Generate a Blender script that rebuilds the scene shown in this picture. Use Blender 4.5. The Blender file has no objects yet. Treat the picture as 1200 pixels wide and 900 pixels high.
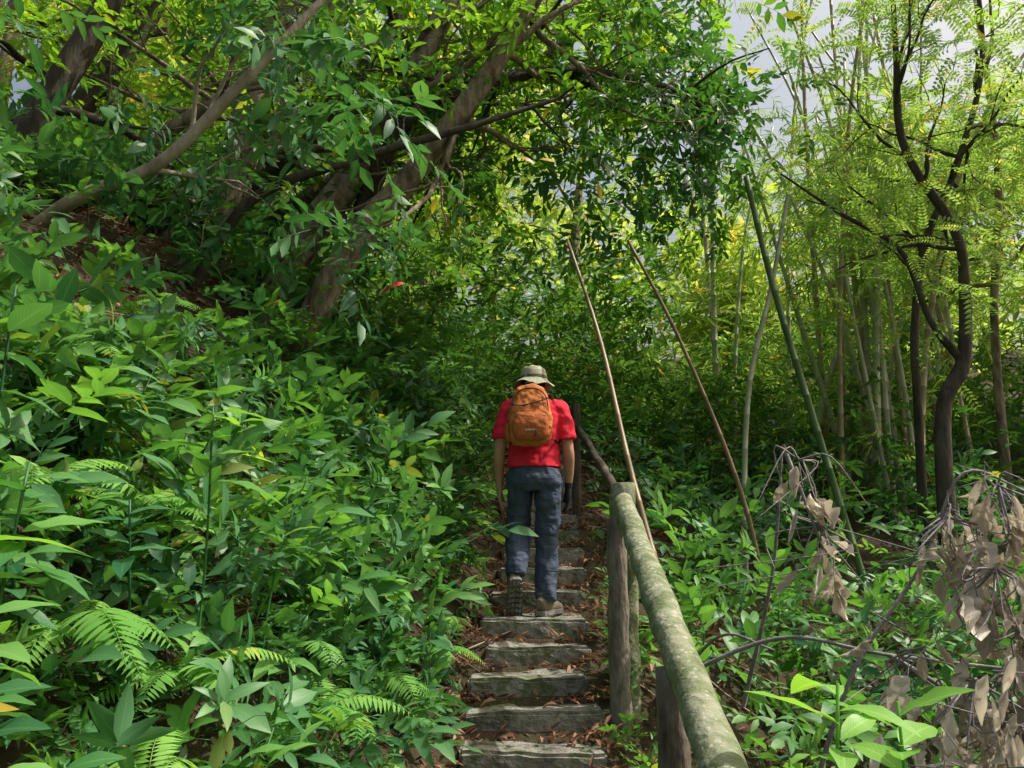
import bpy, bmesh, math, random
import numpy as np
from mathutils import Vector, Matrix, noise as mnoise
random.seed(7); rng=np.random.default_rng(11)
scene=bpy.context.scene

# ---------------------------------------------------------------- helpers
def link(ob,parent=None):
    scene.collection.objects.link(ob)
    if parent is not None: ob.parent=parent
    return ob
def unit(a): return a/np.maximum(np.linalg.norm(a,axis=-1,keepdims=True),1e-9)
def new_mat(name):
    m=bpy.data.materials.new(name); m.use_nodes=True
    nt=m.node_tree; nt.nodes.clear()
    return m,nt,nt.nodes,nt.links
def leaf_mat(name,c1,c2,trans=0.35,rough=0.42,spec=0.45,tc=(1.5,1.5,0.6),rib=0.35,simple=False,yel=True):
    m,nt,N,L=new_mat(name)
    out=N.new('ShaderNodeOutputMaterial'); at=N.new('ShaderNodeAttribute'); at.attribute_name='lc'
    sep=N.new('ShaderNodeSeparateColor'); L.new(at.outputs['Color'],sep.inputs[0])
    cr=N.new('ShaderNodeValToRGB'); L.new(sep.outputs[0],cr.inputs[0]); e=cr.color_ramp.elements
    e[0].position=0.08; e[0].color=(*c1,1); e[1].position=.86; e[1].color=(*c2,1)
    if yel: q=e.new(.99); q.color=(c2[0]*2.2+.05,c2[1]*1.1,c2[2]*.7,1)
    col=cr.outputs[0]
    if not simple:
        s=N.new('ShaderNodeMath'); s.operation='SUBTRACT'; L.new(sep.outputs[1],s.inputs[0]); s.inputs[1].default_value=.5
        a=N.new('ShaderNodeMath'); a.operation='ABSOLUTE'; L.new(s.outputs[0],a.inputs[0])
        r=N.new('ShaderNodeMapRange'); L.new(a.outputs[0],r.inputs[0]); r.inputs[1].default_value=0.0; r.inputs[2].default_value=.07; r.inputs[3].default_value=rib; r.inputs[4].default_value=0
        v1=N.new('ShaderNodeMath'); v1.operation='MULTIPLY_ADD'; L.new(a.outputs[0],v1.inputs[0]); v1.inputs[1].default_value=-50
        v0=N.new('ShaderNodeMath'); v0.operation='MULTIPLY'; L.new(sep.outputs[2],v0.inputs[0]); v0.inputs[1].default_value=75
        L.new(v0.outputs[0],v1.inputs[2])
        v2=N.new('ShaderNodeMath'); v2.operation='SINE'; L.new(v1.outputs[0],v2.inputs[0])
        vm=N.new('ShaderNodeMath'); vm.operation='MULTIPLY_ADD'; L.new(v2.outputs[0],vm.inputs[0]); vm.inputs[1].default_value=.08; vm.inputs[2].default_value=1
        mul=N.new('ShaderNodeVectorMath'); mul.operation='SCALE'; L.new(col,mul.inputs[0]); L.new(vm.outputs[0],mul.inputs['Scale'])
        mr=N.new('ShaderNodeMix'); mr.data_type='RGBA'; L.new(r.outputs[0],mr.inputs[0]); L.new(mul.outputs[0],mr.inputs[6])
        mr.inputs[7].default_value=(c2[0]*1.6+.04,c2[1]*1.4+.04,c2[2]*1.6+.02,1); col=mr.outputs[2]
        p=N.new('ShaderNodeBsdfPrincipled'); L.new(col,p.inputs['Base Color']); p.inputs['Roughness'].default_value=rough; p.inputs['Specular IOR Level'].default_value=spec
    else:
        p=N.new('ShaderNodeBsdfDiffuse'); L.new(col,p.inputs['Color'])
    t=N.new('ShaderNodeBsdfTranslucent'); tm=N.new('ShaderNodeVectorMath'); tm.operation='MULTIPLY'; L.new(col,tm.inputs[0]); tm.inputs[1].default_value=tc; L.new(tm.outputs[0],t.inputs[0])
    ms=N.new('ShaderNodeMixShader'); ms.inputs[0].default_value=trans; L.new(p.outputs[0],ms.inputs[1]); L.new(t.outputs[0],ms.inputs[2]); L.new(ms.outputs[0],out.inputs[0])
    return m
def noise_mat(name,cols,scale=6,detail=6,rough=.85,bump=.4,bscale=None,stretch=(1,1,1),spec=.25,coord='Object',dist=.02):
    m,nt,N,L=new_mat(name)
    out=N.new('ShaderNodeOutputMaterial'); p=N.new('ShaderNodeBsdfPrincipled'); tc=N.new('ShaderNodeTexCoord'); mp=N.new('ShaderNodeMapping'); mp.inputs['Scale'].default_value=stretch
    L.new(tc.outputs[coord],mp.inputs[0]); n=N.new('ShaderNodeTexNoise'); n.inputs['Scale'].default_value=scale; n.inputs['Detail'].default_value=detail; n.inputs['Roughness'].default_value=.65
    L.new(mp.outputs[0],n.inputs['Vector']); cr=N.new('ShaderNodeValToRGB'); L.new(n.outputs[0],cr.inputs[0])
    e=cr.color_ramp.elements; k=len(cols)
    e[0].position=.3; e[0].color=(*cols[0],1); e[1].position=.7; e[1].color=(*cols[-1],1)
    for i in range(1,k-1):
        q=e.new(.3+.4*i/(k-1)); q.color=(*cols[i],1)
    L.new(cr.outputs[0],p.inputs['Base Color']); p.inputs['Roughness'].default_value=rough; p.inputs['Specular IOR Level'].default_value=spec
    n2=N.new('ShaderNodeTexNoise'); n2.inputs['Scale'].default_value=bscale or scale*4; n2.inputs['Detail'].default_value=5; L.new(mp.outputs[0],n2.inputs['Vector'])
    b=N.new('ShaderNodeBump'); b.inputs['Strength'].default_value=bump; b.inputs['Distance'].default_value=dist; L.new(n2.outputs[0],b.inputs['Height']); L.new(b.outputs[0],p.inputs['Normal'])
    L.new(p.outputs[0],out.inputs[0])
    return m

# ---- leaf templates  (V,Q,C) ; leaf lies along +Y, normal +Z
def leaf(L=1.0,W=.36,segs=4,droop=.2,fold=.12,peak=.45,curl=0.0,rnd=.5,wave=0,freq=14):
    V=[];C=[];Q=[]
    for i in range(segs+1):
        t=i/segs
        w=W*.5*(math.sin(math.pi*(t**(math.log(.5)/math.log(peak))))**.85 if 0<t<1 else .03)
        yc=L*(t-.12*droop*t*t); zc=-droop*L*t*t
        wz=wave*math.sin(t*freq)*w
        V+= [(-w*L*(1-curl),yc,zc+fold*w*2*L+curl*w*L+wz*L),(0,yc,zc),(w*L*(1-curl),yc,zc+fold*w*2*L+curl*w*L-wz*L)]
        C+= [(rnd,0,t),(rnd,.5,t),(rnd,1,t)]
    for i in range(segs):
        a=i*3; Q+=[(a,a+1,a+4,a+3),(a+1,a+2,a+5,a+4)]
    return np.array(V),np.array(Q),np.array(C,float)
def leaf2(L=1.0,W=.36,droop=.15,fold=.15,rnd=.5):
    w=W*.5*L
    V=np.array([(0,0,0),(-w*.85,.3*L,fold*w*2),(-w*.75,.65*L,fold*w*2-droop*.4*L),(0,L,-droop*L),(w*.75,.65*L,fold*w*2-droop*.4*L),(w*.85,.3*L,fold*w*2)])
    Q=np.array([(0,3,2,1),(0,5,4,3)]); C=np.array([(rnd,.5,0),(rnd,0,.3),(rnd,0,.65),(rnd,.5,1),(rnd,1,.65),(rnd,1,.3)],float)
    return V,Q,C
def merge(ps):
    V=[];Q=[];C=[];o=0
    for v,q,c in ps:
        V.append(v);Q.append(q+o);C.append(c);o+=len(v)
    return np.concatenate(V),np.concatenate(Q),np.concatenate(C)
def place(tpl,pos,d,n,scale,rnd,mixr=.5):
    V,Q,C=tpl; pos=np.atleast_2d(np.array(pos,float)); M=len(pos)
    d=unit(np.broadcast_to(np.array(d,float),(M,3))); n=np.broadcast_to(np.array(n,float),(M,3))
    x=unit(np.cross(d,n)+1e-6); z=np.cross(x,d)
    R=np.stack([x,d,z],axis=2)*np.broadcast_to(np.array(scale,float),(M,))[:,None,None]
    VV=np.einsum('mij,vj->mvi',R,V)+pos[:,None,:]
    k=len(V); QQ=Q[None]+(np.arange(M)*k)[:,None,None]
    CC=np.repeat(C[None],M,0).copy(); CC[:,:,0]=CC[:,:,0]*(1-mixr)+np.broadcast_to(np.array(rnd,float),(M,))[:,None]*mixr
    return VV.reshape(-1,3),QQ.reshape(-1,Q.shape[1]),CC.reshape(-1,3)
def strip(pts,r):
    pts=np.array(pts,float);V=[];C=[];Q=[]
    for i,p in enumerate(pts):
        rr=r*(1-.6*i/(len(pts)-1))
        for k in range(3):
            a=k*2.094; V.append(p+np.array([math.cos(a)*rr,0,math.sin(a)*rr])); C.append((.35,.25,.5))
    for i in range(len(pts)-1):
        for k in range(3):
            a=i*3+k;b=i*3+(k+1)%3; Q.append((a,b,b+3,a+3))
    return np.array(V),np.array(Q),np.array(C,float)
def sprig(kind='alt',n=9,L=.11,W=.36,stem=.3,seed=0,hi=False,droop=.25):
    r=random.Random(seed); ps=[]
    def lf(l,w,rn):
        w=w*r.uniform(.85,1.15)
        return leaf(l,w,4 if L>.13 else 3,droop+r.uniform(-.15,.3),.12,.45,rnd=rn,wave=.08) if hi else leaf2(l,w,droop*.6+r.uniform(-.05,.1),.16,rn)
    sp=[(0,stem*t,-.25*stem*t*t+.02*math.sin(5*t+seed)) for t in np.linspace(0,1,3)]
    ps.append(strip(sp,.0025 if kind!='pin' else .0015))
    for i in range(n):
        t=(i+.6)/n if kind!='whorl' else .75+.25*i/n
        p=(0,stem*t,-.25*stem*t*t)
        if kind=='alt':
            s=1 if i%2 else -1; az=r.uniform(30,75)*(1-.5*t); el=r.uniform(-35,35)
            d=(s*math.sin(math.radians(az)),math.cos(math.radians(az)),math.sin(math.radians(el))*.7)
            l=L*r.uniform(.6,1.15)
        elif kind=='whorl':
            az=i*2.4+r.uniform(-.3,.3); o=r.uniform(.8,1.1)
            d=(math.cos(az)*o,.45+.4*t,math.sin(az)*o); l=L*r.uniform(.6,1.1)
        elif kind=='pin':
            for s in (-1,1):
                d=(s*1,.45,r.uniform(-.2,.15))
                ps.append(place(lf(L*(1-.4*abs(t-.4)),W,r.random()),p,d,(0,0,1),1,.5,0))
            continue
        elif kind=='bam':
            az=r.uniform(-60,60); d=(math.sin(math.radians(az)),math.cos(math.radians(az)),r.uniform(-.7,.15)); l=L*r.uniform(.7,1.15)
        nn=(r.uniform(-.35,.35),-.1,1) if kind!='whorl' else (0,1,.01)
        ps.append(place(lf(l,W,r.random()),p,d,nn,1,.5,0))
    return merge(ps)
def fern_frond(n=20,L=1.0,seed=0):
    r=random.Random(seed);ps=[]
    def P(t): return np.array([.05*math.sin(seed+2*t),L*(t-.22*t*t),L*(.30*t-.72*t*t)])
    ps.append(strip([P(t) for t in np.linspace(0,1,7)],.006))
    for i in range(n):
        t=.10+.90*i/n; p=P(t); tg=unit(P(min(1,t+.02))-P(t-.02)); pl=L*.22*(math.sin(math.pi*min(1,(t*.90+.12)))**.75)
        for s in (-1,1):
            d=np.array([s,0,0])+tg*.35+np.array([0,0,-.18+r.uniform(-.12,.12)])
            up=np.cross(np.array([1,0,0]),tg)+np.array([r.uniform(-.2,.2),0,0])
            ps.append(place(leaf(1,.21,3,.25,.1,.35,rnd=r.uniform(.2,.9)),p,d,up,pl*r.uniform(.9,1.08),.5,0))
    return merge(ps)
def finish(name,parts,mat,parent=None,smooth=False):
    V,Q,C=merge(parts); me=bpy.data.meshes.new(name)
    me.vertices.add(len(V)); me.vertices.foreach_set('co',V.astype(np.float32).ravel())
    me.loops.add(len(Q)*4); me.loops.foreach_set('vertex_index',Q.astype(np.int32).ravel())
    me.polygons.add(len(Q)); me.polygons.foreach_set('loop_start',np.arange(0,len(Q)*4,4,dtype=np.int32))
    me.update(calc_edges=True)
    at=me.attributes.new('lc','FLOAT_COLOR','POINT'); cc=np.ones((len(V),4),np.float32); cc[:,:3]=C; at.data.foreach_set('color',cc.ravel())
    if smooth: me.polygons.foreach_set('use_smooth',np.ones(len(Q),bool))
    me.materials.append(mat); ob=bpy.data.objects.new(name,me); link(ob,parent); return ob
def n3(x,y,z,s=1.0,o=0.0):
    x=x*s+o;y=y*s+o*1.7;z=z*s-o
    return (np.sin(x*1.7+1.3*np.sin(y*1.1+z))+np.sin(y*2.1+1.1*np.sin(z*1.6+x*.7))+np.sin(z*1.9+1.2*np.sin(x*1.4-y)))/3
def smooth_path(pts,n=6):
    P=[np.array(p,float) for p in pts]; P=[2*P[0]-P[1]]+P+[2*P[-1]-P[-2]]; out=[]
    for i in range(1,len(P)-2):
        for k in range(n):
            t=k/n; a,b,c,d=P[i-1],P[i],P[i+1],P[i+2]
            out.append(.5*((2*b)+(-a+c)*t+(2*a-5*b+4*c-d)*t*t+(-a+3*b-3*c+d)*t**3))
    out.append(P[-2]); return np.array(out)
def tube(path,rads,sides=8,jit=.0,cap=True):
    path=np.array(path,float); n=len(path); rads=np.interp(np.linspace(0,1,n),np.linspace(0,1,len(rads)),rads)
    tg=unit(np.gradient(path,axis=0)); ref=np.array([.13,1,.21]); a=unit(np.cross(tg,ref)); b=np.cross(tg,a)
    ang=np.linspace(0,2*math.pi,sides,endpoint=False)
    lob=1+jit*np.sin(ang*3+1)[None,:]+jit*.8*np.sin(ang[None,:]*2+np.linspace(0,n*.7,n)[:,None])
    r=rads[:,None]*lob
    V=path[:,None,:]+a[:,None,:]*(np.cos(ang)[None,:]*r)[:,:,None]+b[:,None,:]*(np.sin(ang)[None,:]*r)[:,:,None]
    i=np.arange(n-1)[:,None]*sides; k=np.arange(sides)[None,:]; k2=(k+1)%sides
    Q=np.stack([i+k,i+k2,i+sides+k2,i+sides+k],axis=2).reshape(-1,4)
    V=V.reshape(-1,3)
    if cap and sides%2==0:
        ex=[]
        for base in (0,(n-1)*sides):
            for j in range(1,sides//2):
                ex.append((base+j-1,base+j,base+sides-j-1,base+(sides-j)%sides))
        Q=np.concatenate([Q,np.array(ex)])
    C=np.zeros((len(V),3)); C[:,0]=.5
    return V,Q,C

# ---------------------------------------------------------------- terrain
STEPS=[(2.3,.08),(2.6,.20),(2.9,.32),(3.2,.44),(3.5,.56),(3.82,.68),(4.10,.80),(4.38,.92),(4.68,1.04),(4.98,1.165)]
yy,zz=5.55,1.30
while yy<12: STEPS.append((yy,zz)); yy+=.36; zz+=.15
SY=[-50,2.3,5.0,5.5,9.5,12,14,30,100]; SZ=[-.5,.03,1.10,1.2,2.80,3.8,4.4,9.5,22]
XC=lambda y: np.interp(y,[-5,0,4,5.4,7,9,10.5,12,30],[-.05,-.05,.04,.15,.24,.30,.15,-.4,-.6])
def G(x,y):
    x=np.asarray(x,float);y=np.asarray(y,float)
    s=np.interp(y,SY,SZ); xc=XC(y)
    d=np.maximum(xc-.40-x,0); d2=np.maximum(x-(xc+.44),0)
    b=np.where(d<2.6,1.02*d,2.65+.4*(d-2.6)); b=np.minimum(b,14)
    r=-.42*np.minimum(d2,1.4)+.03*np.minimum(d2,30)
    nn=.10*n3(x,y,x*0,1.3)+.05*n3(x,y,x*0,4.1,2)
    f=np.clip((d+d2)/.5,0,1)
    return s+b+r+nn*f-.03
gz=lambda x,y: float(G(x,y))
xs=np.unique(np.concatenate([np.linspace(-70,-6,20),np.linspace(-6,6,110),np.linspace(6,70,20)]))
ys=np.unique(np.concatenate([np.linspace(-50,0,14),np.linspace(0,14,130),np.linspace(14,100,30)]))
X,Y=np.meshgrid(xs,ys); Z=G(X,Y); nx=len(xs)
V=np.stack([X.ravel(),Y.ravel(),Z.ravel()],1); ii=np.arange(len(ys)-1)[:,None]*nx+np.arange(nx-1)[None,:]
Q=np.stack([ii,ii+1,ii+nx+1,ii+nx],2).reshape(-1,4); C=np.zeros((len(V),3))
m_soil=noise_mat('forest_soil',[(.025,.017,.011),(.06,.04,.025),(.035,.038,.016),(.09,.06,.04)],scale=5,rough=.95,bump=.8,bscale=30,dist=.04)
finish('ground',[(V,Q,C)],m_soil,smooth=True)

# stairs
m_stone=noise_mat('mossy_concrete',[(.05,.075,.03),(.15,.145,.125),(.27,.26,.235),(.10,.125,.06),(.22,.21,.19)],scale=5,rough=.9,bump=.8,bscale=40)
bm=bmesh.new()
for i,(sy,sz) in enumerate(STEPS):
    r=random.Random(i); w=.34+r.uniform(-.05,.03); xc=float(XC(sy+.1))+.03+r.uniform(-.03,.03)
    dep=(STEPS[i+1][0]-sy+.12) if i+1<len(STEPS) else .4
    res=bmesh.ops.create_cube(bm,size=1); vs=res['verts']
    bmesh.ops.scale(bm,vec=(w*2,dep,.34),verts=vs)
    bmesh.ops.rotate(bm,cent=(0,0,0),matrix=Matrix.Rotation(r.uniform(-.05,.05),3,'Z')@Matrix.Rotation(r.uniform(-.025,.025),3,'Y'),verts=vs)
    bmesh.ops.translate(bm,vec=(xc,sy+dep/2,sz-.17),verts=vs)
bmesh.ops.bevel(bm,geom=bm.edges[:],offset=.016,segments=2,affect='EDGES')
bmesh.ops.subdivide_edges(bm,edges=[e for e in bm.edges if e.calc_length()>.15],cuts=9,use_grid_fill=True)
for v in bm.verts:
    q=mnoise.noise_vector(v.co*5); v.co+=q*.016+mnoise.noise_vector(v.co*25)*.008
me=bpy.data.meshes.new('stone_stairs'); bm.to_mesh(me); bm.free(); me.materials.append(m_stone)
link(bpy.data.objects.new('stone_stairs',me))

# ---------------------------------------------------------------- foliage materials
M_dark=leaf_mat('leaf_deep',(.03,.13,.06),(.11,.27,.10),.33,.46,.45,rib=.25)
M_mid=leaf_mat('leaf_mid',(.06,.20,.06),(.17,.38,.09),.38,.47,.42,rib=.25)
M_lime=leaf_mat('leaf_lime',(.16,.38,.07),(.28,.52,.12),.42,.45,.4)
M_fern=leaf_mat('fern_leaf',(.12,.32,.07),(.24,.46,.12),.42,simple=True)
M_can=leaf_mat('leaf_canopy',(.08,.19,.04),(.22,.38,.07),.48,tc=(1.9,2.0,.5),simple=True)
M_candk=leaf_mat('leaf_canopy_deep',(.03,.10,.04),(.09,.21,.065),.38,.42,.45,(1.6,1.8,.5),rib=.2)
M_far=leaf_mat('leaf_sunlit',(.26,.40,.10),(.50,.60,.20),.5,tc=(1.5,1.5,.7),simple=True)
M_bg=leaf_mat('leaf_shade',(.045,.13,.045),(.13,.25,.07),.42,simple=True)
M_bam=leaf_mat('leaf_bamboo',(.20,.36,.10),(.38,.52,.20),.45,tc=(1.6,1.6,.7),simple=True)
M_litter=leaf_mat('leaf_litter',(.085,.045,.03),(.36,.22,.145),.15,tc=(1.2,1,.8),simple=True,yel=False)
M_wither=leaf_mat('leaf_withered',(.36,.31,.25),(.78,.72,.62),.3,.7,.2,(1.0,.97,.9),.15,yel=False)
M_yel=leaf_mat('leaf_yellow',(.40,.32,.04),(.6,.46,.06),.4,yel=False)
m_bark=noise_mat('bark',[(.06,.045,.03),(.16,.125,.085),(.30,.25,.18),(.12,.12,.07)],scale=9,rough=.9,bump=.9,bscale=22,stretch=(1,1,.3),dist=.03)
m_barkd=noise_mat('bark_dark',[(.025,.022,.018),(.065,.055,.042),(.12,.10,.08)],scale=9,bump=.8,bscale=25,stretch=(1,1,.3))
m_barkl=noise_mat('bark_pale',[(.15,.125,.095),(.30,.26,.20),(.42,.37,.30)],scale=7,bump=.5,bscale=25,stretch=(1,1,.4))
m_twig=noise_mat('grey_twig',[(.12,.11,.12),(.30,.28,.29)],scale=20,bump=.3)

T_alt=[sprig('alt',8,.15,.40,.34,s) for s in range(6)]
T_altH=[sprig('alt',8,.13,.38,.28,s+20,True) for s in range(6)]
T_big=[sprig('alt',6,.20,.36,.32,s+80,True) for s in range(5)]
T_whH=[sprig('whorl',7,.17,.32,.22,s+40,True) for s in range(6)]
T_pin=[sprig('pin',9,.06,.42,.30,s) for s in range(3)]
T_bam=[sprig('bam',8,.15,.13,.28,s) for s in range(4)]
T_fern=[fern_frond(20,1.0,s) for s in range(4)]
def scatter(tpls,pos,d,n,sc,rnd=None,mixr=.6):
    M=len(pos); pick=rng.integers(0,len(tpls),M); out=[]
    if rnd is None: rnd=np.clip(.5+.38*n3(pos[:,0],pos[:,1],pos[:,2],1.9,3.3)+rng.normal(0,.22,M),0,1)
    d=np.broadcast_to(d,(M,3)); n=np.broadcast_to(n,(M,3)); sc=np.broadcast_to(sc,(M,))
    for k,t in enumerate(tpls):
        m=pick==k
        if m.any(): out.append(place(t,pos[m],d[m],n[m],sc[m],rnd[m],mixr))
    return out
def rdir(M,zmean=0.0,zs=.5,bias=(0,0,0)):
    v=rng.normal(size=(M,3)); v[:,2]=v[:,2]*zs+zmean; return unit(v+np.array(bias))
def rup(M,s=.45): return unit(np.stack([rng.normal(0,s,M),rng.normal(0,s,M),np.ones(M)],1))
def clear_of_path(p,wl=.42,wr=.5,h=2.25):
    xc=XC(p[:,1]); s=np.interp(p[:,1],SY,SZ)
    inside=(p[:,0]>xc-wl)&(p[:,0]<xc+wr)&(p[:,2]<s+h)&(p[:,1]<9.0)
    near=(p[:,1]<1.5)&(np.abs(p[:,0])<.8)
    return ~(inside|near)

# ---------------------------------------------------------------- bank cover
FERNS=[(-1.32,2.45,.50,9,.34),(-1.00,2.30,.46,9,.34),(-1.10,2.72,.42,8,.26),(-1.65,2.7,.5,8,.34),(-.76,3.2,.42,9,.2),(-.52,3.3,.38,9,.14),(-.60,3.8,.38,9,.16),(-1.45,3.05,.45,8,.3),(-.42,4.4,.32,8,.12),(-.80,2.7,.40,9,.2),(-.40,4.8,.26,7,.1),(-2.0,3.4,.45,8,.3),(.62,3.75,.22,6,.08),(.68,4.6,.25,6,.08),(-.58,2.95,.36,8,.12)]
def bank_cover(name,n,xr,yr,hr,tpls,mat,sc,thr=-1,o=0,zmean=.5,bias=(.5,-.5,0),bare=True):
    x=rng.uniform(*xr,n); y=rng.uniform(*yr,n); z=G(x,y)
    h=rng.uniform(*hr,n); p=np.stack([x,y,z+h],1)
    keep=clear_of_path(p)&(n3(x,y,z*.5,1.6,o)>thr)
    if bare:
        keep&=~(((x+2.8)**2/.9+(y-5.0)**2/1.5<1)&(rng.random(n)<.85))
        for f in FERNS[:11]+FERNS[14:]: keep&=~(((x-f[0])**2+(y-f[1]+.10)**2<(.5*f[2])**2)&(h>.16)&(rng.random(n)<.8))
    p=p[keep]; M=len(p)
    return finish(name,scatter(tpls,p,rdir(M,zmean,.6,bias),rup(M),rng.uniform(*sc,M)),mat)
bank_cover('shrub_foliage',1200,(-4.2,-.36),(2.9,7.5),(.03,.5),T_altH,M_mid,(.6,1.4),-.2,0)
bank_cover('shrub_foliage',1400,(-4.2,-.36),(2.2,8),(.03,.6),T_altH,M_dark,(.6,1.5),-.4,3)
bank_cover('shrub_foliage',400,(-3.8,-.5),(1.7,6.5),(.15,.75),T_big,M_dark,(.5,1.1),-.2,1.5)
bank_cover('shrub_foliage',260,(-3.8,-.5),(2.2,6.5),(.15,.75),T_big,M_mid,(.5,1.05),0,2.5)
bank_cover('broadleaf_shrub',170,(-3.6,-.5),(2.6,6.5),(.15,.6),T_whH,M_mid,(.6,1.1),0,5,.7)
bank_cover('broadleaf_shrub',140,(-3.2,-.6),(1.7,4.5),(.25,.7),T_whH,M_dark,(.7,1.1),-.3,7,.7)
bank_cover('ground_cover',750,(-2.2,-.48),(1.5,4.2),(.01,.15),T_altH,M_dark,(.4,.9),-1,2,.6,(.5,-.6,0),False)
bank_cover('ground_cover',260,(-2.2,-.48),(1.7,4.2),(.01,.15),T_altH,M_mid,(.4,.8),-.2,7,.6,(.5,-.6,0),False)
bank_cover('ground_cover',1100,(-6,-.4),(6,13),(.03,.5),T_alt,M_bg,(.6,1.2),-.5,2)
bank_cover('stair_edge_plants',210,(-.78,-.26),(3.2,8),(.02,.2),T_altH,M_mid,(.3,.65),-1,2,.6,(.7,-.4,0),False)
bank_cover('stair_edge_plants',130,(.46,.75),(3.0,8),(.02,.15),T_altH,M_mid,(.3,.55),-1,2,.6,(-.5,-.4,0),False)
def vol(name,n,box,tpls,mat,sc,cond=None,thr=-1,s=1.2,o=0,zmean=-.1,bias=(0,-.2,0),parent=None):
    p=np.stack([rng.uniform(a,b,n) for a,b in box],1)
    k=(n3(p[:,0],p[:,1],p[:,2],s,o)>thr)&clear_of_path(p)&(p[:,2]>G(p[:,0],p[:,1]))
    if cond is not None: k&=cond(p)
    p=p[k]; M=len(p)
    return finish(name,scatter(tpls,p,rdir(M,zmean,.5,bias),rup(M,.6),rng.uniform(*sc,M)),mat,parent)
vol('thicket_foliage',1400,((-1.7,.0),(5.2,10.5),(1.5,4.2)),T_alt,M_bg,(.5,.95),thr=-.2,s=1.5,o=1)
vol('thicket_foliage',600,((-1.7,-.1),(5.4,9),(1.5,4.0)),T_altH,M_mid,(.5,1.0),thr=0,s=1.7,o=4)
# right undergrowth
bank_cover('undergrowth',1200,(.75,5.5),(3.2,9.5),(.02,.75),T_altH,M_dark,(.6,1.2),-.3,8,.4,(-.2,-.4,0))
bank_cover('undergrowth',950,(.8,5.5),(2.4,9),(.05,.85),T_altH,M_mid,(.6,1.2),-.15,9,.4,(-.2,-.4,0))
bank_cover('undergrowth',200,(.9,4.5),(2.9,8),(.1,.8),T_big,M_mid,(.5,1.0),-.2,3,.4,(-.2,-.4,0))
bank_cover('broadleaf_shrub',170,(.8,4.5),(3.0,8),(.3,1.1),T_whH,M_mid,(.6,.9),0,12,.6)
bank_cover('undergrowth',1400,(.9,9),(8,13),(.05,1.5),T_alt,M_bg,(.7,1.2),-.5,10,.3)

# ---------------------------------------------------------------- ferns
def fern_plant(name,c,n,L,mat=M_fern,face=(.15,-1,0)):
    ps=[]
    for i in range(n):
        a=2*math.pi*i/n+random.uniform(-.4,.4); d=np.array([math.cos(a),math.sin(a),random.uniform(.1,.6)])+np.array(face)*.5
        ps.append(place(random.choice(T_fern),[c],d,(random.uniform(-.3,.3),0,1),L*random.uniform(.6,1.1),random.random(),.6))
    return finish(name,ps,mat)
for j,(fx,fy,L,n,h) in enumerate(FERNS):
    fern_plant('fern',(fx,fy,gz(fx,fy)+h),n,L,M_lime if j%4==1 else M_fern)
for i in range(24):
    fx=random.uniform(-2.6,-.45);fy=random.uniform(3,7); fern_plant('fern',(fx,fy,gz(fx,fy)+.2),6,random.uniform(.25,.42),M_mid if i%2 else M_fern)

# ---------------------------------------------------------------- broadleaf plants
LB=leaf(1,.36,9,.28,.10,.48,wave=.05)
def hero_plant(name,x,y,top,n,L,mat,spread=1.0,stemr=.004,seed=0,up=.05):
    r=random.Random(seed); base=np.array((x,y,gz(x,y))); top=np.array(top,float)
    ps=[tube(smooth_path([base,base*.5+top*.5+np.array([r.uniform(-.04,.04),r.uniform(-.04,.04),0]),top],5),[stemr*1.5,stemr],6)]
    ps[0][2][:]=(.1,.25,.5)
    for i in range(n):
        a=i*2.4+r.uniform(-.3,.3); t=i/n; p=top-(top-base)*.25*(1-t)
        d=np.array([math.cos(a)*spread,math.sin(a)*spread,up+t*.6+r.uniform(-.25,.25)])
        dr=leaf(1,r.uniform(.32,.44),9,r.uniform(.1,.6),.10,.48,wave=.10)
        ps.append(place(dr,[p],d,(r.uniform(-.35,.35),r.uniform(-.6,.1),1),L*r.uniform(.55,1.1),r.random()*.9,1))
    return finish(name,ps,mat,smooth=True)
for i,a in enumerate([(.74,1.95,(.74,1.86,1.30),12,.23,M_lime),(.90,2.0,(.90,1.92,1.25),11,.21,M_lime),(-1.12,1.75,(-1.14,1.7,1.48),10,.22,M_mid),(-1.2,1.95,(-1.25,2.0,1.82),10,.22,M_mid),
  (-1.1,2.8,(-1.08,2.75,2.1),9,.24,M_mid),(-1.6,2.6,(-1.55,2.6,1.85),9,.2,M_lime),(-.95,3.1,(-.9,3.1,1.66),9,.17,M_mid),(-1.3,2.9,(-1.25,2.9,1.75),9,.18,M_lime),(-1.7,3.2,(-1.65,3.1,2.35),10,.2,M_dark),
  (-.65,4.2,(-.62,4.1,1.45),10,.15,M_lime),(-.8,3.9,(-.8,3.8,1.7),10,.16,M_mid),(-1.5,2.2,(-1.45,2.15,2.35),9,.2,M_dark),(1.0,4.2,(1.0,4.2,1.2),9,.14,M_mid),(1.5,4.5,(1.5,4.5,1.3),9,.14,M_mid),(-1.3,3.6,(-1.25,3.5,2.2),10,.17,M_lime),(-.6,4.7,(-.6,4.65,1.75),10,.14,M_mid),(-2.0,2.9,(-2.0,2.9,2.5),9,.2,M_mid),
  (-1.45,1.9,(-1.3,1.85,1.62),10,.24,M_lime),(-1.7,2.3,(-1.6,2.2,1.95),9,.22,M_mid),(1.3,3.4,(1.3,3.3,1.05),10,.16,M_mid),(.95,2.9,(.95,2.85,.9),9,.15,M_lime),
  (-1.25,1.9,(-1.22,1.85,1.30),11,.22,M_dark),(-1.45,2.3,(-1.42,2.25,1.55),11,.22,M_dark),(-1.0,1.95,(-1.02,1.9,1.12),9,.17,M_mid),(-1.15,2.5,(-1.2,2.45,1.75),10,.2,M_dark),(-.82,2.5,(-.8,2.45,1.0),9,.15,M_mid)]):
    hero_plant('seedling_plant' if i<2 else 'broadleaf_plant',*a,seed=i+1)
yl=leaf(1,.36,9,-.35,.25,.48)
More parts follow.
